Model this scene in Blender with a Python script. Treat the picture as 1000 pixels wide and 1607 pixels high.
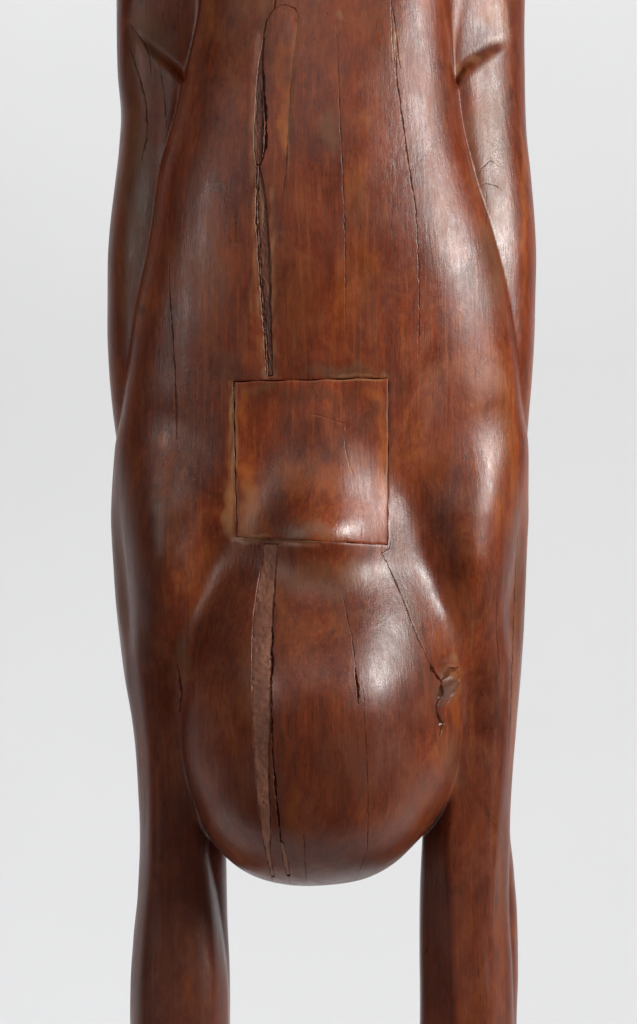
import bpy, math
import numpy as np

# ---------------------------------------------------------------- clear
for o in list(bpy.data.objects):
    bpy.data.objects.remove(o, do_unlink=True)
scene = bpy.context.scene
C = scene.collection

# Body coordinates used below: X to the right, P downwards, H towards the viewer (units of half a millimetre).
S = 0.0005
X0, P0 = 500.0, 803.5
def world(X, P, H):
    return np.stack([(X - X0) * S, -H * S, (P0 - P) * S], axis=-1)

# ---------------------------------------------------------------- camera
cam_d = bpy.data.cameras.new('camera')
cam = bpy.data.objects.new('camera', cam_d)
C.objects.link(cam)
scene.camera = cam
CAM_DIST = 8.0
cam.location = (0, -CAM_DIST, 0)
cam.rotation_euler = (math.radians(90), 0, 0)
cam_d.sensor_fit = 'VERTICAL'
cam_d.sensor_height = 24.0
cam_d.lens = 24.0 * CAM_DIST / (1607 * S)
cam_d.clip_end = 60

# ---------------------------------------------------------------- world and studio lamps
w = bpy.data.worlds.new('World')
scene.world = w
w.use_nodes = True
w.node_tree.nodes['Background'].inputs[0].default_value = (0.95, 0.97, 1.0, 1)
w.node_tree.nodes['Background'].inputs[1].default_value = 0.025

def softbox(name, loc, target, sx, sy, power, col=(1, 1, 1)):
    d = bpy.data.lights.new(name, 'AREA')
    d.shape = 'RECTANGLE'
    d.size, d.size_y = sx, sy
    d.energy = power
    d.color = col
    o = bpy.data.objects.new(name, d)
    C.objects.link(o)
    o.location = loc
    dx, dy, dz = (target[i] - loc[i] for i in range(3))
    from mathutils import Vector
    o.rotation_euler = Vector((dx, dy, dz)).to_track_quat('-Z', 'Z').to_euler()
    return o
softbox('key_softbox', (1.27, -0.85, 0.56), (0, 0, 0.12), 0.25, 0.6, 27, (1.0, 0.98, 0.95))
softbox('fill_softbox', (-0.3, -3.0, 1.7), (0, 0, 0.0), 1.8, 1.0, 13, (1.0, 0.98, 0.96))
softbox('left_softbox', (-1.35, -1.25, 0.45), (0, 0, 0.0), 0.22, 0.5, 4.2, (1.0, 0.96, 0.93))
softbox('backdrop_lamp', (-0.35, 0.5, 1.9), (-0.1, 1.0, -0.4), 2.4, 0.5, 34.5)

vs = scene.view_settings
scene.display_settings.display_device = 'sRGB'
vs.view_transform = 'Standard'
vs.look = 'None'
vs.exposure = 0.0
vs.gamma = 1.0
vs.use_curve_mapping = False
scene.render.engine = 'CYCLES'
scene.render.resolution_x = 637
scene.render.resolution_y = 1024

# ---------------------------------------------------------------- node helpers
def new_mat(name):
    m = bpy.data.materials.new(name)
    m.use_nodes = True
    nt = m.node_tree
    return m, nt, nt.nodes['Principled BSDF']
def node(nt, t, **kw):
    n = nt.nodes.new(t)
    for k, v in kw.items():
        setattr(n, k, v)
    return n
def lk(nt, a, b):
    nt.links.new(a, b)
def noise(nt, vec, scale, detail=4, rough=0.55, dist=0.0):
    n = node(nt, 'ShaderNodeTexNoise')
    n.inputs['Scale'].default_value = scale
    n.inputs['Detail'].default_value = detail
    n.inputs['Roughness'].default_value = rough
    n.inputs['Distortion'].default_value = dist
    lk(nt, vec, n.inputs['Vector'])
    return n.outputs['Fac']
def mapping(nt, vec, scale, loc=(0, 0, 0), rot=(0, 0, 0)):
    n = node(nt, 'ShaderNodeMapping')
    n.inputs['Scale'].default_value = scale
    n.inputs['Location'].default_value = loc
    n.inputs['Rotation'].default_value = rot
    lk(nt, vec, n.inputs['Vector'])
    return n.outputs['Vector']
def ramp(nt, fac, stops):
    n = node(nt, 'ShaderNodeValToRGB')
    e = n.color_ramp.elements
    while len(e) < len(stops):
        e.new(0.5)
    for el, (p, c) in zip(e, stops):
        el.position = p
        el.color = (c[0], c[1], c[2], 1) if not np.isscalar(c) else (c, c, c, 1)
    lk(nt, fac, n.inputs[0])
    return n.outputs[0]
def mix(nt, fac, a, b, mode='MIX'):
    n = node(nt, 'ShaderNodeMix', data_type='RGBA', blend_type=mode)
    for sock, v in ((n.inputs[0], fac), (n.inputs[6], a), (n.inputs[7], b)):
        if hasattr(v, 'links'):
            lk(nt, v, sock)
        elif np.isscalar(v):
            sock.default_value = v
        else:
            sock.default_value = (v[0], v[1], v[2], 1)
    return n.outputs[2]
def mth(nt, op, a, b=0.0, clamp=False):
    n = node(nt, 'ShaderNodeMath', operation=op, use_clamp=clamp)
    for sock, v in ((n.inputs[0], a), (n.inputs[1], b)):
        if hasattr(v, 'links'):
            lk(nt, v, sock)
        else:
            sock.default_value = v
    return n.outputs[0]

def filler_material(name):
    m, nt, bs = new_mat(name)
    tc = node(nt, 'ShaderNodeTexCoord')
    ob = tc.outputs['Object']
    a = noise(nt, mapping(nt, ob, (1, 1, 0.5)), 60, 6, 0.65, 0.5)
    b = noise(nt, ob, 420, 5, 0.7)
    c = ramp(nt, a, [(0.35, (0.25, 0.088, 0.048)), (0.5, (0.34, 0.130, 0.075)), (0.65, (0.42, 0.175, 0.105))])
    c = mix(nt, mth(nt, 'MULTIPLY', ramp(nt, b, [(0.3, 1.0), (0.45, 0.0)]), 0.6), c, (0.09, 0.035, 0.02))
    at2 = node(nt, 'ShaderNodeAttribute', attribute_name='stain_two')
    sp2 = node(nt, 'ShaderNodeSeparateColor')
    lk(nt, at2.outputs['Color'], sp2.inputs[0])
    c = mix(nt, mth(nt, 'MULTIPLY', sp2.outputs[0], ramp(nt, b, [(0.35, 1.0), (0.6, 0.3)])), c, (0.03, 0.013, 0.009))
    lk(nt, c, bs.inputs['Base Color'])
    bs.inputs['Roughness'].default_value = 0.55
    bp = node(nt, 'ShaderNodeBump')
    bp.inputs['Strength'].default_value = 0.8
    bp.inputs['Distance'].default_value = 0.0008
    lk(nt, mth(nt, 'ADD', a, mth(nt, 'MULTIPLY', b, 0.6)), bp.inputs['Height'])
    lk(nt, bp.outputs[0], bs.inputs['Normal'])
    return m

def wood_material(name, shift=(0, 0, 0), light=1.0, hue=(1, 1, 1), rough=0.275, bump=0.32, plain=False):
    m, nt, bs = new_mat(name)
    tc = node(nt, 'ShaderNodeTexCoord')
    ob = mapping(nt, tc.outputs['Object'], (1, 1, 1), shift)
    big = noise(nt, mapping(nt, ob, (1, 1, 0.5)), 11, 8, 0.68, 0.8)
    mid = noise(nt, mapping(nt, ob, (1, 1, 0.5), (0, 0, 0), (0, 0.12, 0)), 34, 8, 0.72, 1.2)
    streak = noise(nt, mapping(nt, ob, (1, 1, 0.055)), 120, 5, 0.6, 0.25)
    fine = noise(nt, mapping(nt, ob, (1, 1, 0.05)), 520, 4, 0.6, 0.0)
    blot = noise(nt, mapping(nt, ob, (1, 1, 0.7), (3.1, 1.7, 0.4)), 24, 6, 0.7, 0.3)
    c = ramp(nt, big, [(0.34, (0.078, 0.0175, 0.0095)), (0.46, (0.150, 0.027, 0.0105)),
                       (0.55, (0.215, 0.037, 0.0115)), (0.66, (0.30, 0.082, 0.016))])
    c2 = ramp(nt, mid, [(0.34, (0.048, 0.0135, 0.0085)), (0.5, (0.165, 0.031, 0.0105)), (0.67, (0.32, 0.088, 0.017))])
    c = mix(nt, 0.36, c, c2)
    streak2 = noise(nt, mapping(nt, ob, (1, 1, 0.03)), 300, 4, 0.6, 0.15)
    c = mix(nt, mth(nt, 'MULTIPLY', ramp(nt, streak2, [(0.36, 1.0), (0.48, 0.0)]), 0.26), c, (0.045, 0.014, 0.009))
    c = mix(nt, mth(nt, 'MULTIPLY', ramp(nt, streak2, [(0.55, 0.0), (0.66, 1.0)]), 0.25), c, (0.32, 0.10, 0.03))
    # darker and paler grain lines
    c = mix(nt, mth(nt, 'MULTIPLY', ramp(nt, streak, [(0.30, 0.75), (0.47, 0.0)]), 0.35), c, (0.042, 0.016, 0.010))
    c = mix(nt, mth(nt, 'MULTIPLY', ramp(nt, streak, [(0.56, 0.0), (0.72, 1.0)]), 0.28), c, (0.26, 0.105, 0.045))
    c = mix(nt, mth(nt, 'MULTIPLY', ramp(nt, fine, [(0.35, 1.0), (0.55, 0.0)]), 0.16), c, (0.045, 0.017, 0.011))
    speck = noise(nt, mapping(nt, ob, (1, 1, 0.45), (0, 0, 0), (0, 0.2, 0)), 240, 6, 0.75, 0.6)
    c = mix(nt, mth(nt, 'MULTIPLY', ramp(nt, speck, [(0.33, 1.0), (0.52, 0.0)]), 0.26), c, (0.050, 0.016, 0.009))
    c = mix(nt, mth(nt, 'MULTIPLY', ramp(nt, speck, [(0.55, 0.0), (0.72, 1.0)]), 0.30), c, (0.30, 0.105, 0.038))
    pore = noise(nt, mapping(nt, ob, (1, 1, 0.07), (0.2, 0.1, 0.3), (0, 0.03, 0)), 950, 3, 0.6, 0.0)
    pfac = mth(nt, 'MULTIPLY', ramp(nt, pore, [(0.34, 1.0), (0.41, 0.0)]), ramp(nt, mid, [(0.4, 0.75), (0.6, 0.3)]))
    c = mix(nt, pfac, c, (0.030, 0.011, 0.008))
    # dusty brown-grey bloom in the polish, and worn orange places
    c = mix(nt, mth(nt, 'MULTIPLY', ramp(nt, blot, [(0.52, 0.0), (0.70, 1.0)]), 0.2), c, (0.175, 0.070, 0.038))
    if not plain:
        at = node(nt, 'ShaderNodeAttribute', attribute_name='stain')
        sp = node(nt, 'ShaderNodeSeparateColor')
        lk(nt, at.outputs['Color'], sp.inputs[0])
        brk = ramp(nt, mid, [(0.30, 0.35), (0.62, 1.0)])
        c = mix(nt, mth(nt, 'MULTIPLY', sp.outputs[0], brk), c, (0.34, 0.095, 0.017))
        c = mix(nt, mth(nt, 'MULTIPLY', sp.outputs[1], ramp(nt, blot, [(0.25, 0.4), (0.6, 1.0)])), c, (0.160, 0.088, 0.050))
        c = mix(nt, sp.outputs[2], c, (0.020, 0.010, 0.007))
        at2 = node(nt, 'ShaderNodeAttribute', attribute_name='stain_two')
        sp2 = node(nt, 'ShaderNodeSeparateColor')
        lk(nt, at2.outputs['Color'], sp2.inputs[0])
        c = mix(nt, mth(nt, 'MULTIPLY', sp2.outputs[0], brk), c, (0.045, 0.017, 0.011))
        c = mix(nt, mth(nt, 'MULTIPLY', sp2.outputs[1], brk), c, (0.27, 0.135, 0.070))
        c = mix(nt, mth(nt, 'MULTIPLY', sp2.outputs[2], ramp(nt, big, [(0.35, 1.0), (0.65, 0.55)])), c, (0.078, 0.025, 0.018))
    c = mix(nt, 1.0, c, (hue[0] * light, hue[1] * light, hue[2] * light), 'MULTIPLY')
    lk(nt, c, bs.inputs['Base Color'])
    r = ramp(nt, mth(nt, 'MULTIPLY', mth(nt, 'ADD', blot, mid), 0.5), [(0.36, rough - 0.07), (0.64, rough + 0.16)])
    r = mth(nt, 'ADD', r, mth(nt, 'MULTIPLY', ramp(nt, streak, [(0.3, 1.0), (0.7, 0.0)]), 0.08))
    lk(nt, r, bs.inputs['Roughness'])
    bs.inputs['Specular IOR Level'].default_value = 0.5
    if not plain:
        lk(nt, mth(nt, 'MULTIPLY', mth(nt, 'SUBTRACT', 1.0, sp.outputs[2], True), 0.5), bs.inputs['Specular IOR Level'])
    h = mth(nt, 'ADD', mth(nt, 'MULTIPLY', streak, 0.5), mth(nt, 'MULTIPLY', fine, 0.3))
    h = mth(nt, 'ADD', h, mth(nt, 'MULTIPLY', blot, 0.55))
    h = mth(nt, 'ADD', h, mth(nt, 'MULTIPLY', speck, 0.5))
    h = mth(nt, 'SUBTRACT', h, mth(nt, 'MULTIPLY', pfac, 0.1))
    bp = node(nt, 'ShaderNodeBump')
    bp.inputs['Strength'].default_value = bump
    bp.inputs['Distance'].default_value = 0.0012
    lk(nt, h, bp.inputs['Height'])
    lk(nt, bp.outputs[0], bs.inputs['Normal'])
    return m

# ---------------------------------------------------------------- backdrop
def backdrop():
    Wd, wall_y, floor_z, R = 3.2, 1.5, -0.56, 0.7
    prof = [(-0.25, floor_z), (0.2, floor_z), (wall_y - R, floor_z)]
    for i in range(1, 17):
        a = math.pi / 2 * i / 16
        prof.append((wall_y - R + R * math.sin(a), floor_z + R - R * math.cos(a)))
    prof.append((wall_y, 2.2))
    verts, faces = [], []
    n = len(prof)
    for x in (-Wd, Wd):
        verts += [(x, y, z) for y, z in prof]
    for i in range(n - 1):
        faces.append((i, i + n, i + n + 1, i + 1))
    me = bpy.data.meshes.new('backdrop')
    me.from_pydata(verts, [], faces)
    for p in me.polygons:
        p.use_smooth = True
    o = bpy.data.objects.new('backdrop', me)
    C.objects.link(o)
    m, nt, bs = new_mat('backdrop_paper')
    tc = node(nt, 'ShaderNodeTexCoord')
    n1 = noise(nt, tc.outputs['Object'], 3.0, 3)
    lk(nt, ramp(nt, n1, [(0.3, (0.79, 0.80, 0.815)), (0.7, (0.81, 0.82, 0.835))]), bs.inputs['Base Color'])
    bs.inputs['Roughness'].default_value = 0.9
    bs.inputs['Specular IOR Level'].default_value = 0.1
    me.materials.append(m)
    o['kind'] = 'structure'
    return o
backdrop()

# ---------------------------------------------------------------- the carved form as an implicit surface
def curve(pts):
    """smooth (Catmull-Rom style) interpolation of values over P"""
    pts = np.array(pts, float)
    xs, ys = pts[:, 0], pts[:, 1]
    d = np.diff(ys) / np.diff(xs)
    m = np.zeros(len(xs))
    m[0], m[-1] = d[0], d[-1]
    for i in range(1, len(xs) - 1):
        if d[i - 1] * d[i] > 0:
            h0, h1 = xs[i] - xs[i - 1], xs[i + 1] - xs[i]
            w1, w2 = 2 * h1 + h0, h1 + 2 * h0
            m[i] = (w1 + w2) / (w1 / d[i - 1] + w2 / d[i])
    tab_x = np.linspace(xs[0], xs[-1], 4096)
    k = np.clip(np.searchsorted(xs, tab_x) - 1, 0, len(xs) - 2)
    h = xs[k + 1] - xs[k]
    t = (tab_x - xs[k]) / h
    tab = ((2*t**3 - 3*t**2 + 1) * ys[k] + (t**3 - 2*t**2 + t) * h * m[k]
           + (-2*t**3 + 3*t**2) * ys[k + 1] + (t**3 - t**2) * h * m[k + 1])
    # light smoothing so that the section curves carry no kinks
    ker = np.hanning(81); ker /= ker.sum()
    tab = np.convolve(np.pad(tab, 40, mode='edge'), ker, 'valid')
    x0, inv = xs[0], 4095.0 / (xs[-1] - xs[0])
    dtab = np.append(np.diff(tab), 0.0)
    def ev(P):
        q = np.clip((P - x0) * inv, 0, 4095)
        i = q.astype(np.int32)
        return tab[i] + dtab[i] * (q - i)
    return ev

TOP, BOT = -330.0, 1923.0

def sup(dx, ax, dh, ah, n, dp=None, cp=None):
    """approximate distance to a superellipse section (or superellipsoid when dp is given)"""
    u = np.abs(dx) / ax + 1e-5
    v = np.abs(dh) / ah + 1e-5
    un, vn = u**n, v**n
    s = un + vn
    g2 = (un / (u * ax))**2 + (vn / (v * ah))**2
    if dp is not None:
        q = np.abs(dp) / cp + 1e-5
        qn = q**n
        s = s + qn
        g2 = g2 + (qn / (q * cp))**2
    e = s**(1.0 / n)
    return (e - 1) / np.maximum(e / s * np.sqrt(g2), 0.004)
def smin(a, b, k):
    h = np.maximum(k - np.abs(a - b), 0) / k
    return np.minimum(a, b) - h * h * k * 0.25
def smax(a, b, k):
    return -smin(-a, -b, k)
def sstep(a, b, x):
    t = np.clip((x - a) / (b - a), 0, 1)
    return t * t * (3 - 2 * t)

# torso: left and right edge, front height
tL = curve([(-330, 300), (-100, 318), (0, 312), (60, 301), (100, 292), (180, 276), (280, 251), (350, 240), (420, 228), (500, 214), (560, 205), (640, 194), (700, 194), (760, 203), (820, 218), (900, 240), (1000, 262), (1200, 290), (1400, 300)])
tR = curve([(-330, 715), (-100, 706), (0, 708), (100, 716), (180, 724), (280, 748), (350, 770), (420, 788), (500, 803), (560, 811), (640, 818), (700, 816), (760, 806), (820, 790), (900, 768), (1000, 745), (1200, 715), (1400, 700)])
tF = curve([(-330, 36), (-100, 80), (0, 95), (150, 116), (300, 130), (400, 133), (500, 132), (580, 130), (660, 128), (720, 125), (780, 117), (840, 103), (900, 82), (980, 55), (1100, 40), (1400, 20)])
tN = curve([(-330, 2.15), (0, 2.15), (300, 2.15), (500, 2.2), (700, 2.2), (1000, 2.2), (1400, 2.2)])
tH0 = curve([(-330, -16), (0, -10), (200, 0), (450, 14), (600, 14), (700, 4), (850, -10), (1400, -20)])
# arms: outer silhouette, inner side
aLo = curve([(-330, 150), (-100, 178), (0, 182), (110, 183), (180, 188), (230, 185), (290, 178), (350, 172), (420, 168), (500, 167), (580, 170), (640, 175), (690, 181), (740, 190), (800, 205)])
aLi = curve([(-330, 345), (-100, 340), (0, 330), (100, 310), (180, 292), (290, 275), (420, 262), (560, 250), (690, 240), (800, 235)])
aRo = curve([(-330, 862), (-100, 830), (0, 826), (120, 826), (200, 828), (280, 835), (350, 840), (420, 842), (500, 841.5), (580, 838), (650, 832), (705, 826), (750, 817), (800, 805)])
aRi = curve([(-330, 690), (-100, 690), (0, 695), (100, 700), (180, 708), (290, 725), (420, 745), (560, 762), (690, 770), (800, 775)])
aH = curve([(-330, -82), (0, -40), (130, -26), (300, -4), (420, 5), (560, 6), (700, -10), (800, -40)])
# legs: back (wider) and front (narrower) section
lLo = curve([(430, 295), (600, 255), (650, 222), (680, 200), (700, 192.5), (720, 187.5), (760, 179.5), (820, 174.5), (900, 178), (1000, 187), (1060, 194), (1130, 206), (1220, 215), (1330, 220), (1400, 217), (1470, 209), (1540, 205), (1607, 204), (1923, 206)])
lLi = curve([(430, 310), (600, 330), (760, 400), (900, 380), (1100, 340), (1250, 345), (1330, 354), (1450, 357), (1607, 361), (1923, 360)])
lRo = curve([(430, 720), (600, 755), (650, 786), (680, 807), (700, 810), (720, 815), (760, 822.5), (820, 829), (900, 827), (1050, 820), (1130, 812), (1200, 806), (1300, 801), (1370, 808), (1440, 814), (1530, 815), (1607, 812), (1923, 806)])
lRi = curve([(430, 700), (600, 680), (760, 610), (900, 640), (1100, 670), (1250, 668), (1320, 663), (1450, 659), (1607, 658), (1923, 660)])
pLo = lLo
pLi = curve([(430, 310), (900, 380), (1100, 340), (1250, 336), (1330, 328), (1400, 340), (1480, 351), (1560, 358), (1607, 360), (1923, 360)])
pRo = curve([(430, 720), (900, 827), (1050, 820), (1130, 812), (1200, 806), (1300, 800.5), (1370, 799), (1450, 801), (1530, 805), (1607, 806), (1923, 802)])
pRi = lRi
fLo = curve([(430, 290), (600, 240), (700, 203), (800, 192), (900, 198), (1000, 212), (1130, 232), (1250, 240), (1350, 240), (1450, 232), (1607, 226), (1923, 228)])
fLi = curve([(430, 310), (600, 325), (700, 343), (800, 350), (900, 334), (1000, 305), (1130, 292), (1250, 306), (1350, 328), (1450, 332), (1607, 330), (1923, 330)])
fRo = curve([(430, 720), (600, 770), (700, 809), (800, 814), (900, 806), (1000, 795), (1130, 790), (1250, 782), (1350, 771), (1450, 766), (1607, 768), (1923, 768)])
fRi = curve([(430, 700), (600, 685), (700, 658), (800, 644), (900, 668), (1000, 702), (1130, 716), (1250, 708), (1350, 702), (1450, 708), (1607, 712), (1923, 712)])
fF = curve([(430, -50), (560, -20), (640, 34), (700, 70), (750, 98), (810, 119), (870, 123), (930, 111), (1000, 88), (1130, 66), (1300, 62), (1450, 64), (1607, 70), (1923, 70)])
# belly
bW = curve([(560, 60), (700, 96), (780, 112), (830, 128), (880, 152), (930, 179), (980, 199), (1030, 211), (1080, 216), (1130, 217), (1400, 217)])
bF = curve([(560, 95), (650, 126), (720, 138), (780, 150), (830, 160), (870, 167), (920, 175), (980, 179), (1060, 178), (1130, 176), (1400, 176)])

rimR = curve([(690, 150), (712, 126), (730, 101), (760, 76), (795, 50), (830, 14), (870, -40)])

rimL = curve([(140, -50), (180, 0), (205, 34), (235, 70), (265, 96), (300, 128), (340, 160)])

def carve_noise(X, P, H):
    """slow unevenness of the hand-cut surface"""
    return (1.1 * np.sin(X * 0.025 + 1.3 * np.sin(P * 0.009)) * np.sin(P * 0.014 + 0.7 + 0.9 * np.sin(X * 0.013))
            + 0.35 * np.sin(X * 0.061 + P * 0.013 + 1.1) * np.sin(P * 0.029 - X * 0.015))

def form(X, P, H):
    """signed distance-like value of the carved form (negative inside the wood)"""
    pmin, pmax = float(np.min(P)), float(np.max(P))
    f = 60.0 + 0 * (X + P + H)
    if pmin < 1260:
        l, r = tL(P), tR(P)
        h0 = tH0(P)
        dh = H - h0
        ah = np.where(dh > 0, np.maximum(tF(P) - h0, 12), 125 + h0)
        torso = sup(X - (l + r) / 2, (r - l) / 2, dh, ah, tN(P))
        f = smax(torso, P - 1180, 60)
    if pmax > 400:
        kl = 56 - 18 * sstep(800, 1050, P)
        ff = fF(P)
        t = sstep(930, 1130, P)
        for bo, bi, fo, fi, po, pi_ in ((lLo, lLi, fLo, fLi, pLo, pLi), (lRo, lRi, fRo, fRi, pRo, pRi)):
            lg = None
            if pmin < 1130:
                a, b = bo(P), bi(P)
                u_ = sstep(700, 540, P)
                back = sup(X - (a + b) / 2, np.abs(a - b) / 2, H + 45 + 20 * u_, 76 - 45 * u_, 2.6)
                a, b = fo(P), fi(P)
                c = -70 * sstep(720, 500, P)
                front = sup(X - (a + b) / 2, np.abs(a - b) / 2, H - c, np.maximum(ff - c, 8), 2.0 + 0.9 * sstep(860, 1150, P))
                lg = smin(back, front, 16)
            if pmax > 930:
                # lower down the leg is one post with a narrow front face and bevelled sides, the calf behind it
                a, b = po(P), pi_(P)
                post = sup(X - (a + b) / 2, np.abs(a - b) / 2, H + 25, np.maximum(ff + 25, 12), 2.9)
                for edge, lim, hd in ((fo(P), a, 60.0), (fi(P), b, 56.0)):
                    wd = np.maximum(np.abs(edge - lim), 6)
                    bev = (np.sign(edge - (a + b) / 2) * (X - edge) * hd + (H - ff) * wd) / np.sqrt(hd * hd + wd * wd)
                    post = smax(post, bev, 5)
                a, b = (bo(P) + 10, bi(P)) if bo is lLo else (bo(P), bi(P) + 10)
                post = smin(post, sup(X - (a + b) / 2, np.abs(a - b) / 2, H + 66, 62.0, 2.5), 3)
                lg = post if lg is None else lg * (1 - t) + post * t
            f = smin(f, smax(lg, 430 - P, 40), kl)
    if pmin < 800:
        # arms: a flat front face turned outwards, a narrow side face
        armh = aH(P)
        adep = 62 - 22 * sstep(560, 780, P)
        lo, li = aLo(P), aLi(P)
        cx = (lo + li) / 2
        arml = sup(X - cx, (li - lo) / 2, H - armh + 48 - (0.34 - 0.2 * sstep(190, 40, P)) * (X - cx), adep, 2.6)
        lo, li = aRo(P), aRi(P)
        cx = (lo + li) / 2
        armr = sup(X - cx, (lo - li) / 2, H - armh + 40 + 0.5 * (X - cx), adep, 2.8)
        f = smin(f, smax(arml, P - 770, 20), 4 + 18 * sstep(180, 40, P))
        f = smin(f, smax(armr, P - 770, 20), 4 + 28 * sstep(110, -40, P))
    if pmax > 400 and pmin < 1480:
        # belly: a pear-shaped mound below the patch with the round bulb standing out of it
        dp = np.maximum(P - 1130, 0)
        db = H - 20
        bel = sup(X - 505, bW(P), db, np.where(db > 0, bF(P) - 20, 90), 2.0 + 0.35 * sstep(830, 1000, P), dp, 236)
        f = smin(f, smax(bel, 560 - P, 40), 36 + 54 * sstep(680, 860, P) - 83 * sstep(950, 1170, P))
        pb = P - 1124
        bulb = sup(X - 502 + 9 * sstep(1180, 1350, P), 200.0, H - 30, 216.0, 2.05 + 0.55 * sstep(1140, 1300, P), pb, np.where(pb > 0, 264.0, 228.0))
        f = smin(f, bulb, 58 - 50 * sstep(1180, 1330, P))
        f = f - np.where(H > 0, 10.0, 0.0) * np.exp(-((X - 345) / 46)**2 - ((P - 772) / 72)**2)
        f = f - np.where(H > 0, 22.0, 0.0) * np.exp(-((X - 503) / 72)**2 - ((P - 838) / 52)**2)
    if pmin < 230:
        # armpits: the arm face ends in a rim, above it the wood is hollowed towards the torso
        d = rimR(X) - P
        c = smax(smax(-d * 0.72, (-3 + 0.10 * d - 0.30 * (X - 720)) - H, 14), tR(P) + 1 - X, 6)
        f = smax(f, -c, 22)
        d = rimL(X) - P
        c = smax(smax(-d * 0.7, (-30 + 0.10 * d - 0.04 * (292 - X)) - H, 16), X - tL(P) + 1, 6)
        f = smax(f, -c, 18)
    f = f + carve_noise(X, P, H)
    f = smax(f, TOP + 10 - P, 8)
    f = smax(f, P - (BOT - 2), 8)
    return f
def form_at(V):
    """form() at scattered points, in slices of P"""
    order = np.argsort(V[:, 1])
    out = np.empty(len(V))
    for ch in np.array_split(order, max(1, len(V) // 25000)):
        out[ch] = form(V[ch, 0], V[ch, 1], V[ch, 2])
    return out

# ---------------------------------------------------------------- polygonise (sparse evaluation, surface nets)
def polygonise(vox):
    lo = np.array([140.0, TOP - 6, -150.0])
    hi = np.array([870.0, BOT + 8, 275.0])
    B = 16
    nb = np.ceil((hi - lo) / (vox * B)).astype(int)
    n = nb * B + 1
    F = np.empty(n, np.float32)
    # coarse pass over block centres
    cen = [lo[i] + (np.arange(nb[i]) + 0.5) * B * vox for i in range(3)]
    g = np.meshgrid(*cen, indexing='ij')
    fc = form(g[0].ravel(), g[1].ravel(), g[2].ravel()).reshape(nb)
    big = np.repeat(np.repeat(np.repeat(np.sign(fc) * 50, B, 0), B, 1), B, 2)
    F[:-1, :-1, :-1] = big
    F[-1, :, :] = 50; F[:, -1, :] = 50; F[:, :, -1] = 50
    act = np.argwhere(np.abs(fc) < B * vox * 1.35)
    act = act[np.argsort(act[:, 1], kind='stable')]
    loc = np.arange(B + 1)
    for c in range(0, len(act), 60):
        bl = act[c:c + 60]
        gi = [bl[:, i:i + 1] * B + loc[None] for i in range(3)]
        gx = (lo[0] + gi[0] * vox)[:, :, None, None]
        gp = (lo[1] + gi[1] * vox)[:, None, :, None]
        gh = (lo[2] + gi[2] * vox)[:, None, None, :]
        F[gi[0][:, :, None, None], gi[1][:, None, :, None], gi[2][:, None, None, :]] = form(gx, gp, gh)
    sg = F < 0
    cnt = np.zeros([k - 1 for k in n], np.uint8)
    for a in (0, 1):
        for b in (0, 1):
            for c in (0, 1):
                cnt += sg[a:n[0] - 1 + a, b:n[1] - 1 + b, c:n[2] - 1 + c]
    cells = np.argwhere((cnt > 0) & (cnt < 8))
    ids = np.full([k - 1 for k in n], -1, np.int32)
    ids[cells[:, 0], cells[:, 1], cells[:, 2]] = np.arange(len(cells))
    acc = np.zeros((len(cells), 3)); num = np.zeros(len(cells))
    cor = [(a, b, c) for a in (0, 1) for b in (0, 1) for c in (0, 1)]
    for p in cor:
        for ax in range(3):
            if p[ax] == 0:
                q = list(p); q[ax] = 1
                fa = F[cells[:, 0] + p[0], cells[:, 1] + p[1], cells[:, 2] + p[2]]
                fb = F[cells[:, 0] + q[0], cells[:, 1] + q[1], cells[:, 2] + q[2]]
                cr = (fa < 0) != (fb < 0)
                t = np.where(cr, fa / np.where(cr, fa - fb, 1), 0)
                pt = np.array(p, float)[None].repeat(len(cells), 0)
                pt[:, ax] += t
                acc[cr] += pt[cr]; num[cr] += 1
    V = lo + (cells + acc / num[:, None]) * vox
    faces = []
    for ax in range(3):
        o1, o2 = [(1, 2), (2, 0), (0, 1)][ax]
        sl0 = [slice(1, n[i] - 1) for i in range(3)]; sl1 = list(sl0)
        sl0[ax] = slice(0, n[ax] - 1); sl1[ax] = slice(1, n[ax])
        A, Bq = sg[tuple(sl0)], sg[tuple(sl1)]
        e = np.argwhere(A != Bq)
        flip = A[e[:, 0], e[:, 1], e[:, 2]]
        off = np.ones(3, int); off[ax] = 0
        e = e + off
        d1 = np.zeros(3, int); d1[o1] = 1
        d2 = np.zeros(3, int); d2[o2] = 1
        q = [e - d1 - d2, e - d2, e, e - d1]
        qi = np.stack([ids[k[:, 0], k[:, 1], k[:, 2]] for k in q], 1)
        qi[~flip] = qi[~flip][:, ::-1]
        faces.append(qi)
    return V, np.concatenate(faces)

def grad(V, f=None, eps=0.3):
    G = np.empty_like(V)
    if f is None:
        f = form_at(V)
    for i in range(3):
        d = np.zeros(3); d[i] = eps
        a = V + d
        G[:, i] = (form_at(a) - f) / eps
    return G
def project(V, it=1, lim=3.0):
    for _ in range(it):
        f = form_at(V)
        G = grad(V, f)
        st = f / np.maximum((G**2).sum(1), 0.05)
        d = G * st[:, None]
        ln = np.linalg.norm(d, axis=1)
        V = V - d * np.minimum(1, lim / np.maximum(ln, 1e-9))[:, None]
    return V

# ---------------------------------------------------------------- cracks, joints and stains
rng = np.random.default_rng(7)
def polyline(pts, step=6.0, jit=0.4):
    pts = np.array(pts, float)
    seg = np.linalg.norm(np.diff(pts, axis=0), axis=1)
    t = np.concatenate([[0], np.cumsum(seg)])
    n = max(2, int(t[-1] / step))
    tt = np.linspace(0, t[-1], n + 1)
    o = np.stack([np.interp(tt, t, pts[:, 0]), np.interp(tt, t, pts[:, 1])], 1)
    o[1:-1] += rng.normal(0, jit, (n - 1, 2))
    return o
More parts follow.
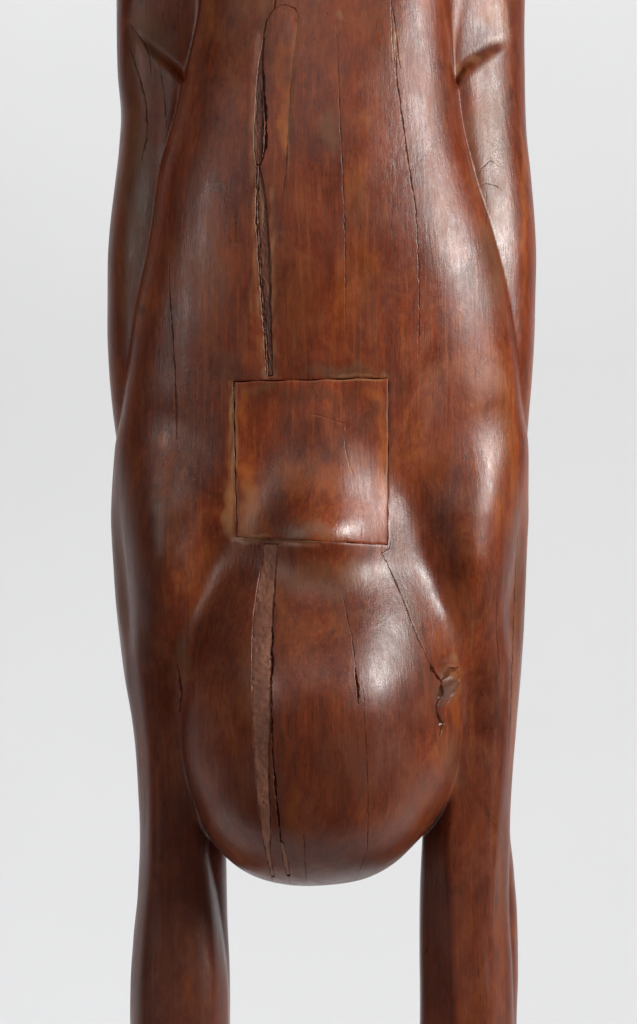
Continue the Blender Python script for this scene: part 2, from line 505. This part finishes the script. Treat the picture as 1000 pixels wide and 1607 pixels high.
# (points, half width, depth): splits and checks in the wood
CR = [
    ([(433, -60), (433, 10), (430, 19), (422, 30), (416, 46), (414, 70), (413, 108)], 1.1, 2.4),
    ([(413, 105), (415, 150), (418, 190), (418, 232), (414, 252), (407, 262)], 2.0, 5.5),
    ([(469, 28), (467, 50), (462, 90), (457, 140), (454, 200), (450, 262), (446, 300), (441, 345)], 1.1, 1.6),
    ([(430, 19), (440, 13), (453, 13), (463, 18), (469, 29)], 0.9, 1.2),
    ([(404, 262), (403, 300), (403, 345), (405, 380), (408, 430), (412, 480), (416, 530), (419, 590)], 1.5, 4.5),
    ([(427, 400), (426, 460), (427, 520), (430, 592)], 1.2, 2.4),
    ([(529, 60), (531, 120), (533, 180), (538, 280), (541, 360), (542, 430), (542, 520)], 0.85, 1.6),
    ([(613, -120), (613, 0), (615, 60), (621, 130)], 0.7, 1.5),
    ([(620, 70), (622, 130), (632, 200), (640, 260), (650, 320), (654, 370)], 1.0, 2.4),
    ([(653, 360), (656, 420), (657, 480), (655, 560)], 0.85, 1.5),
    ([(613, 0), (619, 40), (624, 90), (628, 110)], 0.9, 1.6),
    ([(268, 400), (266, 440), (272, 520), (277, 600), (279, 690)], 0.8, 1.3),
    ([(537, 930), (545, 970), (552, 1000), (558, 1050)], 0.85, 1.6),
    ([(557, 1045), (560, 1075), (562, 1100)], 1.4, 3.2),
    ([(569, 1080), (574, 1180), (577, 1250), (575, 1330), (556, 1384)], 0.75, 1.2),
    ([(476, 1290), (479, 1340), (481, 1388)], 0.8, 1.2),
    ([(598, 866), (612, 895), (630, 935), (655, 1000), (672, 1035), (688, 1066)], 0.9, 1.6),
    ([(674, 1042), (690, 1068)], 2.4, 7.0),
    ([(690, 1066), (691, 1090), (684, 1108), (693, 1132), (689, 1150)], 2.6, 6.0),
    ([(690, 1066), (700, 1052), (718, 1046)], 2.2, 5.0),
    ([(712, 1056), (711, 1080), (703, 1100)], 1.6, 3.5),
    ([(280, 1040), (284, 1060), (286, 1090), (283, 1115)], 1.5, 3.0),
    ([(190, -20), (193, 20), (212, 48), (228, 66), (235, 90), (237, 120)], 1.2, 2.0),
    ([(200, 70), (220, 125), (229, 160), (231, 215), (222, 252)], 1.1, 2.0),
    ([(250, 100), (258, 150), (262, 200)], 0.8, 1.0),
    ([(428, 985), (428, 1040), (427, 1072)], 1.9, 6.0),
    ([(433, 880), (431, 940), (428, 990)], 0.8, 1.6),
    ([(427, 1072), (428, 1140), (430, 1200)], 1.1, 2.6),
    ([(430, 1185), (434, 1235), (438, 1280), (444, 1330)], 1.7, 4.2),
    ([(444, 1330), (452, 1365), (456, 1388)], 0.9, 1.6),
    ([(420, 1290), (418, 1325), (424, 1360), (430, 1386)], 1.2, 2.4),
    ([(292, 1180), (297, 1230), (312, 1290), (326, 1330)], 0.9, 1.2),
    ([(745, 285), (757, 262), (770, 252), (785, 262)], 0.6, 0.5),
    ([(745, 300), (760, 288), (778, 292), (788, 300)], 0.6, 0.5),
    ([(762, 300), (764, 330), (762, 360)], 0.6, 0.5),
    ([(780, 900), (778, 980), (783, 1060)], 0.7, 0.7),
    ([(612, 850), (612, 860), (600, 868)], 0.9, 1.2),
    ([(812, 840), (807, 930), (803, 1050), (798, 1180)], 0.8, 0.8),
]
CR = [(polyline(p), w_, d_ if d_ > 2.5 else 0.35 * d_) for p, w_, d_ in CR]
PATCH_CR = [
    ([(484, 651), (505, 654), (522, 660), (540, 666), (549, 660)], 0.8, 1.4),
    ([(543, 668), (541, 700), (549, 735), (556, 752)], 0.7, 1.0),
    ([(555, 748), (563, 775), (569, 800), (568, 846)], 0.7, 0.6),
    ([(410, 660), (412, 720), (409, 760)], 0.6, 0.6),
]
PATCH_CR = [(polyline(p), w_, d_) for p, w_, d_ in PATCH_CR]
WORN = [([(412, 60), (404, 130), (399, 200), (400, 250), (402, 320), (402, 380), (406, 440), (413, 520), (418, 590)], 6.0, 1.5),
        ([(428, 300), (429, 420), (430, 500), (431, 590)], 4.0, 0.8),
        ([(466, 40), (461, 100), (456, 160), (452, 240)], 4.0, 0.9),
        ([(364, 600), (366, 700), (368, 842)], 4.5, 1.1),
        ([(370, 842), (420, 849), (500, 853)], 4.0, 1.0)]
WORN = [(polyline(p, 14.0, 0.6), w_, d_) for p, w_, d_ in WORN]
def crack_field(X, P, cracks):
    """depth of the splits and a darkness mask at points"""
    dep = np.zeros_like(X); drk = np.zeros_like(X)
    for pl, w_, d_ in cracks:
        m = w_ * 5 + 2
        idx = np.nonzero((X > pl[:, 0].min() - m) & (X < pl[:, 0].max() + m) & (P > pl[:, 1].min() - m) & (P < pl[:, 1].max() + m))[0]
        if not len(idx):
            continue
        best = np.full(len(idx), 1e9); along = np.zeros(len(idx))
        L = 0.0
        for a, b in zip(pl[:-1], pl[1:]):
            sel = np.nonzero((P[idx] > min(a[1], b[1]) - m) & (P[idx] < max(a[1], b[1]) + m))[0]
            ab = b - a
            ln = np.hypot(*ab)
            px, pp = X[idx[sel]] - a[0], P[idx[sel]] - a[1]
            t = np.clip((px * ab[0] + pp * ab[1]) / (ln * ln + 1e-9), 0, 1)
            d = np.hypot(px - t * ab[0], pp - t * ab[1])
            up = d < best[sel]
            best[sel[up]] = d[up]; along[sel[up]] = (L + t * ln)[up]
            L += ln
        taper = np.clip(np.minimum(along, L - along) / (0.18 * L + 1e-6), 0.25, 1)
        wv = w_ * taper * (0.8 + 0.35 * np.sin(along * 0.13 + pl[0, 0]) + 0.2 * np.sin(along * 0.41 + pl[0, 1]))
        wv = np.maximum(wv, 0.35 * w_)
        pr = np.clip(1.25 - best / wv, 0, 1)
        if w_ > 3.5:                                             # broad worn lip, no sharp floor
            wv = w_
            dep[idx] = np.maximum(dep[idx], d_ * np.exp(-(best / wv)**2))
        else:
            dep[idx] = np.maximum(dep[idx], d_ * np.sqrt(pr))
        drk[idx] = np.maximum(drk[idx], (0.85 if d_ < 3.5 else 0.4) * np.exp(-(best / (wv * 1.05))**2))
    return dep, drk
PATCH = np.array([(367.0, 600.0), (609.0, 594.5), (608.0, 854.0), (372.0, 842.0)])      # clockwise from top left
def patch_sd(X, P):
    """distance inside (+) the outline of the square patch"""
    d = np.full_like(X, 1e9)
    for i in range(4):
        a, b = PATCH[i], PATCH[(i + 1) % 4]
        t = (b - a) / np.linalg.norm(b - a)
        d = np.minimum(d, -(X - a[0]) * t[1] + (P - a[1]) * t[0])
    return d
# strips let into the long split: P range, left and right edge
def cv(p):
    p = np.array(p, float)
    return lambda q: np.interp(q, p[:, 0], p[:, 1])
STRIPS = [
    dict(p0=853, p1=1372, l=cv([(852, 415), (880, 413), (910, 406), (960, 399), (1010, 396.5), (1100, 397), (1160, 399), (1220, 403), (1270, 408), (1300, 412), (1316, 415), (1340, 420), (1386, 430)]),
         r=cv([(852, 436), (900, 433.5), (960, 430), (1040, 426), (1130, 426), (1180, 423), (1230, 424), (1280, 426), (1306, 427), (1320, 425), (1340, 426), (1386, 434)])),
    dict(p0=64, p1=263, l=cv([(64, 413.5), (110, 405), (150, 402), (200, 399.5), (240, 399), (263, 402)]), r=cv([(64, 415.5), (110, 412), (150, 413), (200, 414), (240, 413), (263, 410)])),
    dict(p0=264, p1=592, l=cv([(264, 407), (300, 405), (340, 405), (400, 408), (480, 414), (540, 419), (592, 421)]), r=cv([(264, 408), (285, 413), (310, 417), (340, 420), (400, 424.5), (480, 425.5), (592, 428.5)])),
    dict(p0=1316, p1=1370, l=cv([(1316, 441), (1350, 446), (1384, 455)]), r=cv([(1316, 446), (1350, 453), (1384, 458)])),
]
def strip_sd(X, P, st):
    return np.minimum(np.minimum(X - st['l'](P), st['r'](P) - X), np.minimum(P - st['p0'], st['p1'] - P))
# stains and broad tone patches: kind, X, P, radius X, radius P, strength
ORANGE = [(446, 205, 9, 42, 1.0), (443, 120, 14, 50, .5), (395, 1060, 22, 90, .45), (360, 800, 10, 40, .8), (790, 22, 40, 30, .7), (253, 690, 7, 16, .7), (262, 740, 14, 40, .3),
          (560, 430, 35, 70, .35), (470, 470, 40, 90, .25), (806, 1080, 8, 200, .45), (785, 1440, 9, 150, .5), (823, 260, 5, 250, .55), (690, 720, 30, 50, .3), (650, 1250, 30, 70, .25),
          (460, 1260, 12, 50, .5), (702, 1062, 7, 9, .9), (715, 1100, 8, 60, .5), (690, 1180, 14, 50, .4), (440, 960, 6, 120, .3), (480, 1000, 40, 40, .3), (325, 420, 60, 100, .25), (530, 120, 10, 30, .35), (575, 200, 14, 30, .35),
          (196, 20, 16, 26, .5), (170, 600, 5, 80, .3), (190, 900, 10, 120, .25), (300, 1540, 10, 80, .35), (320, 900, 40, 60, .3), (560, 310, 20, 50, .3)]
DUST = [(215, 300, 30, 160, .6), (235, 60, 40, 50, .6), (790, 30, 34, 30, .5), (780, 360, 28, 150, .45), (185, 950, 16, 140, .4), (810, 900, 12, 160, .4), (520, 905, 95, 30, .5), (205, 170, 34, 130, .45), (250, 90, 34, 60, .35), (520, 205, 16, 40, .45), (290, 1040, 14, 36, .55), (702, 1075, 24, 36, .5), (765, 210, 34, 110, .55),
        (545, 585, 70, 12, .5), (390, 40, 60, 60, .25), (420, 590, 14, 8, .5), (250, 800, 60, 90, .15), (600, 40, 40, 60, .25), (712, 1200, 14, 60, .35), (200, 420, 24, 120, .25),
        (640, 980, 20, 60, .25), (720, 960, 30, 60, .2), (520, 1370, 120, 14, .25), (290, 700, 26, 60, .2)]
DARK = [(694, 1092, 9, 26, .7), (690, 1125, 8, 20, .6), (225, 490, 8, 9, .8), (689, 500, 5, 26, .55), (352, 297, 7, 9, .6), (560, 1190, 90, 80, .45), (460, 590, 120, 22, .35), (225, 300, 26, 50, .4), (640, 850, 40, 70, .25), (500, 70, 30, 80, .25),
        (670, 420, 20, 60, .2), (420, 1240, 80, 60, .25), (745, 60, 20, 40, .4), (320, 90, 12, 120, .35), (250, 1000, 40, 120, .25), (175, 900, 12, 150, .35), (690, 160, 16, 90, .3), (300, 1250, 16, 60, .3)]
TAN = [(418, 15, 8, 20, .35), (399, 200, 2.2, 50, .8), (453, 220, 2, 60, .5), (460, 80, 3, 40, .4), (617, 70, 4, 30, .7), (631, 95, 6, 8, .6), (713, 266, 2, 3, .9), (365, 640, 3.5, 50, .9), (367, 740, 3.5, 70, .9), (360, 800, 11, 40, .95), (362, 830, 8, 18, .9),
       (390, 846, 30, 6, .9), (470, 850, 50, 4, .6), (420, 586, 12, 7, .7), (560, 591, 40, 3, .6), (602, 590, 8, 8, .6), (395, 470, 3, 40, .4), (403, 430, 3, 30, .5), (205, 530, 3, 3, .7),
       (712, 1035, 8, 8, .6), (722, 112, 9, 12, .6), (745, 90, 14, 7, .6), (775, 64, 16, 7, .6), (806, 38, 14, 8, .5), (740, 1000, 2, 100, .2), (600, 935, 5, 5, .4), (536, 25, 6, 8, .6)]
PURPLE_BROWN = [(275, 1480, 95, 330, .62), (735, 1480, 95, 330, .5), (205, 950, 60, 260, .5), (790, 1000, 40, 240, .35), (520, 1270, 190, 130, .5), (600, 1060, 110, 110, .3), (205, 350, 40, 380, .4), (500, 930, 80, 40, .2)]  # broad purple-brown darkening on legs, flanks, belly and left arm
def blobs(X, P, lst):
    o = np.zeros_like(X)
    wx = X + 5 * np.sin(P * 0.07) + 2.2 * np.sin(P * 0.21 + X * 0.11)
    wp = P + 7 * np.sin(X * 0.09 + 1.0) + 3 * np.sin(X * 0.31 + P * 0.05)
    for x, p, rx, rp, st in lst:
        k = min(1.0, min(rx, rp) / 14.0)
        d = ((X + (wx - X) * k - x) / rx)**2 + ((P + (wp - P) * k - p) / rp)**2
        o = np.maximum(o, st * np.clip(1.35 - d, 0, 1.0) * np.exp(-0.35 * d))
    return o

# ---------------------------------------------------------------- body mesh, refined along the splits
VOX = 2.4
V, Q = polygonise(VOX)
V = project(V)
def refine(V, Q, flag, n):
    qf = Q[flag]
    edges = np.sort(np.concatenate([qf[:, [0, 1]], qf[:, [1, 2]], qf[:, [2, 3]], qf[:, [3, 0]]]), axis=1)
    key = edges[:, 0].astype(np.int64) * len(V) + edges[:, 1]
    uk, inv, cnt = np.unique(key, return_inverse=True, return_counts=True)
    rim = (cnt[inv] == 1).reshape(4, -1).T                       # per face, per side
    t = np.linspace(0, 1, n + 1)
    uu, vv = np.meshgrid(t, t, indexing='ij')
    uu, vv = uu.ravel(), vv.ravel()
    c = V[qf]
    pts = (c[:, 0, None] * ((1 - uu) * (1 - vv))[None, :, None] + c[:, 1, None] * (uu * (1 - vv))[None, :, None]
           + c[:, 2, None] * (uu * vv)[None, :, None] + c[:, 3, None] * ((1 - uu) * vv)[None, :, None])
    onrim = ((rim[:, 0, None] & (vv == 0)[None]) | (rim[:, 1, None] & (uu == 1)[None])
             | (rim[:, 2, None] & (vv == 1)[None]) | (rim[:, 3, None] & (uu == 0)[None]))
    flat = pts.reshape(-1, 3)
    allp = np.concatenate([V, flat])
    kk = np.round(allp * 500).astype(np.int64)
    h = (kk[:, 0] * 4000037 + kk[:, 1]) * 4000037 + kk[:, 2]
    _, first, inv = np.unique(h, return_index=True, return_inverse=True)
    hang = np.zeros(len(first), bool)
    np.logical_or.at(hang, inv[len(V):], onrim.ravel())
    newV = allp[first]
    gi = inv[len(V):].reshape(len(qf), n + 1, n + 1)
    nq = np.stack([gi[:, :-1, :-1], gi[:, 1:, :-1], gi[:, 1:, 1:], gi[:, :-1, 1:]], -1).reshape(-1, 4)
    oq = inv[Q[~flag]]
    isnew = np.ones(len(first), bool); isnew[inv[:len(V)]] = False
    return newV, np.concatenate([oq, nq]), isnew & ~hang
def near_detail(X, P, H):
    m = np.zeros(len(X), bool)
    ok = H > -25
    for pl, w_, d_ in CR:
        idx = np.nonzero(ok & (X > pl[:, 0].min() - 8) & (X < pl[:, 0].max() + 8) & (P > pl[:, 1].min() - 8) & (P < pl[:, 1].max() + 8))[0]
        for i in range(len(pl) - 1):
            s = np.nonzero(np.abs(P[idx] - (pl[i, 1] + pl[i + 1, 1]) / 2) < 12)[0]
            a, b = pl[i], pl[i + 1]
            ab = b - a
            t = np.clip(((X[idx[s]] - a[0]) * ab[0] + (P[idx[s]] - a[1]) * ab[1]) / (ab @ ab + 1e-9), 0, 1)
            d = np.hypot(X[idx[s]] - a[0] - t * ab[0], P[idx[s]] - a[1] - t * ab[1])
            m[idx[s[d < w_ * 1.7 + 2.5]]] = True
    sd = patch_sd(X, P)
    m |= ok & (np.abs(sd) < 5)
    for st in STRIPS:
        m |= ok & (np.abs(strip_sd(X, P, st)) < 4.5)
    return m
fl = near_detail(V[:, 0], V[:, 1], V[:, 2])
G = grad(V)
fl &= G[:, 2] > 0.02
V, Q, mv = refine(V, Q, fl[Q].any(1), 3)
V[mv] = project(V[mv], 1, 1.5)
G = grad(V)
N = G / np.maximum(np.linalg.norm(G, axis=1), 1e-6)[:, None]
X, P = V[:, 0].copy(), V[:, 1].copy()
front = sstep(0.0, 0.15, N[:, 2]) * (V[:, 2] > -40)
dep, drk = crack_field(X, P, CR)
sd = patch_sd(X, P)
wob = 0.5 * np.sin(P * 0.19 + X * 0.05) + 0.4 * np.sin(X * 0.23)
rec = 7.0 * sstep(-0.6, 0.9, sd + wob * 0.6)
worn = 0.45 * np.exp(-(np.minimum(sd, 0) / 2.6)**2) * (sd < 1)
for st in STRIPS:
    rec = np.maximum(rec, 6.0 * sstep(-0.6, 0.8, strip_sd(X, P, st) + 0.4 * wob))
wdep, wmask = crack_field(X, P, WORN)
worn = np.maximum(worn, wdep * (sd < 1))
inside = sd > 1.5
dep = np.where(inside, 0, dep)
knob = 11.0 * np.exp(-((X - 706)**2 + (P - 1066)**2 * 0.5) / 150.0) - 6.0 * np.exp(-((X - 696)**2 + (P - 1112)**2 * 0.3) / 120.0) - 4.0 * np.exp(-((X - 700)**2 * 0.5 + (P - 1042)**2 * 1.5) / 120.0)
knob += 2.5 * np.exp(-((X - 292)**2 + (P - 1050)**2 * 0.15) / 90.0)
tot = (np.maximum(np.maximum(dep, rec), worn) - knob) * front
V = V - N * tot[:, None]
fr = front
stain = np.zeros((len(X), 4)); stain[:, 3] = 1
stain[:, 0] = blobs(X, P, ORANGE) * fr
stain[:, 1] = blobs(X, P, DUST) * fr
edge = np.exp(-((sd - 0.3) / 1.4)**2)
stain[:, 2] = np.maximum(drk, np.clip(rec / 7, 0, 1) * 0.5) * fr
two = np.zeros((len(X), 4)); two[:, 3] = 1
two[:, 0] = blobs(X, P, DARK) * fr
two[:, 2] = blobs(X, P, PURPLE_BROWN)
two[:, 1] = np.maximum(blobs(X, P, TAN), wmask * (0.45 + 0.4 * np.sin(P * 0.11 + X * 0.3) * np.sin(P * 0.037))) * fr

def mesh_from(name, V, Q, smooth=True):
    me = bpy.data.meshes.new(name)
    co = world(V[:, 0], V[:, 1], V[:, 2]).astype(np.float32)
    me.vertices.add(len(co)); me.vertices.foreach_set('co', co.ravel())
    me.loops.add(Q.size); me.loops.foreach_set('vertex_index', Q.ravel().astype(np.int32))
    me.polygons.add(len(Q))
    me.polygons.foreach_set('loop_start', np.arange(0, Q.size, Q.shape[1], dtype=np.int32))
    me.polygons.foreach_set('loop_total', np.full(len(Q), Q.shape[1], np.int32))
    me.polygons.foreach_set('use_smooth', np.full(len(Q), smooth, bool))
    me.update(calc_edges=True); me.validate()
    return me

root = bpy.data.objects.new('wooden_figure', None)
C.objects.link(root)
root.location = (0, 0, -0.56)
root['label'] = 'reddish brown carved wooden figure with round belly and square inset patch'
root['category'] = 'sculpture'
def part(name, me, mat, parent=root):
    o = bpy.data.objects.new(name, me)
    C.objects.link(o)
    o.parent = parent
    if parent is root:
        o.location = (0, 0, 0.56)
    me.materials.append(mat)
    return o

def add_stain(me, name, arr):
    a = me.attributes.new(name, 'FLOAT_COLOR', 'POINT')
    a.data.foreach_set('color', arr.astype(np.float32).ravel())
M_wood = wood_material('polished_redwood', light=1.08, hue=(1.06, 0.99, 0.84))
me = mesh_from('body', V, Q)
add_stain(me, 'stain', stain)
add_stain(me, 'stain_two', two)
part('body', me, M_wood)
print('body verts', len(V), 'faces', len(Q))

# ---------------------------------------------------------------- pieces let into the front
def front_height(X, P):
    """height of the uncut front surface over (X, P)"""
    h = np.full_like(X, 262.0)
    for _ in range(45):
        f = form_at(np.stack([X, P, h], 1))
        h = h - np.clip(f * 0.9, -6, 14)
    return h
def inlay(name, X, P, drop, thick, mat, orange=None, dust=None, dark=None, tan=None, crk=None):
    """a solid sheet following the front surface; X, P, drop are (n, m) grids"""
    n, m = X.shape
    H = front_height(X.ravel(), P.ravel())
    V = np.stack([X.ravel(), P.ravel(), H], 1)
    G = grad(V); N = G / np.linalg.norm(G, axis=1)[:, None]
    dk = np.zeros(n * m)
    d = drop.ravel().copy()
    if crk is not None:
        dc, dk = crack_field(X.ravel(), P.ravel(), crk)
        dk = dk * 0.25
        dc = dc * 0.4
        d = d + dc
    top = V - N * d[:, None]
    bot = V - N * thick
    W = np.concatenate([top, bot])
    g = np.arange(n * m).reshape(n, m)
    q = np.stack([g[:-1, :-1], g[1:, :-1], g[1:, 1:], g[:-1, 1:]], -1).reshape(-1, 4)
    rim = np.concatenate([g[0, :-1], g[:-1, -1], g[-1, :0:-1], g[:0:-1, 0]])
    nx = np.roll(rim, -1)
    k = n * m
    side = np.stack([rim, nx, nx + k, rim + k], 1)
    F = np.concatenate([q, q[:, ::-1] + k, side])
    me = mesh_from(name, W, F)
    z = np.zeros(2 * k)
    def two_x(a):
        return np.concatenate([a, a])
    XX, PP = two_x(X.ravel()), two_x(P.ravel())
    one = np.ones(2 * k)
    add_stain(me, 'stain', np.stack([blobs(XX, PP, orange) if orange else z, blobs(XX, PP, dust) if dust else z, two_x(dk), one], 1))
    add_stain(me, 'stain_two', np.stack([blobs(XX, PP, dark) if dark else z, blobs(XX, PP, tan) if tan else z, z, one], 1))
    return part(name, me, mat)

# the square patch
u = np.linspace(0, 1, 190); v = np.linspace(0, 1, 200)
U, W_ = np.meshgrid(u, v, indexing='ij')
gl, gr, gt, gb = 1.2, 0.1, 0.9, 0.1
c0, c1, c2, c3 = PATCH + np.array([(gl, gt), (-gr, gt), (-gr, -gb), (gl, -gb)])
PX = c0[0]*(1-U)*(1-W_) + c1[0]*U*(1-W_) + c2[0]*U*W_ + c3[0]*(1-U)*W_
PP_ = c0[1]*(1-U)*(1-W_) + c1[1]*U*(1-W_) + c2[1]*U*W_ + c3[1]*(1-U)*W_
eL, eR, eT, eB = U * 237, (1 - U) * 239, W_ * 247, (1 - W_) * 254
PX = PX + 0.7 * np.exp(-eL / 6) * np.sin(PP_ * 0.17) + 0.4 * np.exp(-eR / 6) * np.sin(PP_ * 0.13 + 1)
PP_ = PP_ + 0.8 * np.exp(-eT / 6) * np.sin(PX * 0.12) + 0.5 * np.exp(-eB / 6) * np.sin(PX * 0.1)
de = np.minimum(np.minimum(eL, eR), np.minimum(eT, eB))
drop = 0.25 + 0.45 * np.exp(-(de / 1.5)**2) + 0.5 * np.sin(PX * 0.05) * np.sin(PP_ * 0.04)
M_patch = wood_material('patch_wood', (0.7, 0.3, 0.2), 1.4, (1.1, 1.03, 0.82), 0.27)
inlay('square_patch', PX, PP_, drop, 6.6, M_patch,
      orange=[(392, 770, 14, 65, .6), (383, 640, 8, 40, .4), (600, 720, 7, 90, .55), (480, 750, 60, 36, .3), (585, 620, 26, 10, .25)],
      dust=[(500, 835, 70, 14, .45), (405, 612, 30, 8, .4)],
      dark=[(460, 620, 80, 18, .6), (430, 780, 18, 60, .5), (500, 700, 60, 30, .25), (590, 640, 20, 14, .3), (445, 820, 30, 20, .4)],
      tan=[(372, 700, 2.5, 120, .8), (390, 790, 16, 46, .45), (398, 820, 12, 20, .5), (607, 720, 1.6, 110, .6), (560, 598, 60, 2, .6), (400, 841, 30, 4, .8)], crk=PATCH_CR)

# the strips in the long split
M_fill = filler_material('pale_filler')
M_slip = wood_material('splinter_wood', (2.7, 0.4, 0.6), 1.0, (1.0, 1.3, 1.5), 0.45, 0.5)
for i, st in enumerate(STRIPS):
    pv = np.arange(st['p0'] + 1, st['p1'] - 0.5, 1.6)
    gapl, gapr = ((-0.9, 0.5) if i == 0 else (-0.9, -0.2) if i in (1, 3) else (0.6, -0.8))
    l, r = st['l'](pv) + gapl, st['r'](pv) - gapr
    l = l + 0.6 * np.sin(pv * 0.21 + i) + 0.5 * np.sin(pv * 0.57)
    r = r + 0.5 * np.sin(pv * 0.17 + 2 * i) + 0.3 * np.sin(pv * 0.49)
    r = np.maximum(r, l + 0.8)
    t = np.linspace(0, 1, 14)
    XX = l[None] + (r - l)[None] * t[:, None]
    PPs = np.repeat(pv[None], 14, 0)
    ed = np.minimum(XX - l[None], r[None] - XX)
    lump = np.repeat(np.repeat(rng.normal(0, 1, (7, len(pv) // 4 + 1)), 2, 0), 4, 1)[:14, :len(pv)]
    dr = 0.9 + 0.35 * np.clip(lump, -1.5, 1.5) + 0.9 * np.exp(-(ed / 1.0)**2) + 0.35 * np.sin(PPs * 0.09 + XX * 0.2) + (1.2 if i in (1, 2) else 0)
    inlay('crack_filler', XX, PPs, dr, 6.0, M_fill if i in (0, 3) else M_slip,
          dark=[(428, 1020, 3, 60, .8), (421, 865, 4, 8, .5), (425, 1140, 3, 30, .6), (412, 1250, 4, 30, .3)] if i == 0 else [(415, 160, 6, 50, .4), (415, 500, 6, 60, .5)],
          tan=None if i == 0 else [(401, 150, 2, 90, .8), (412, 330, 3, 40, .5)])
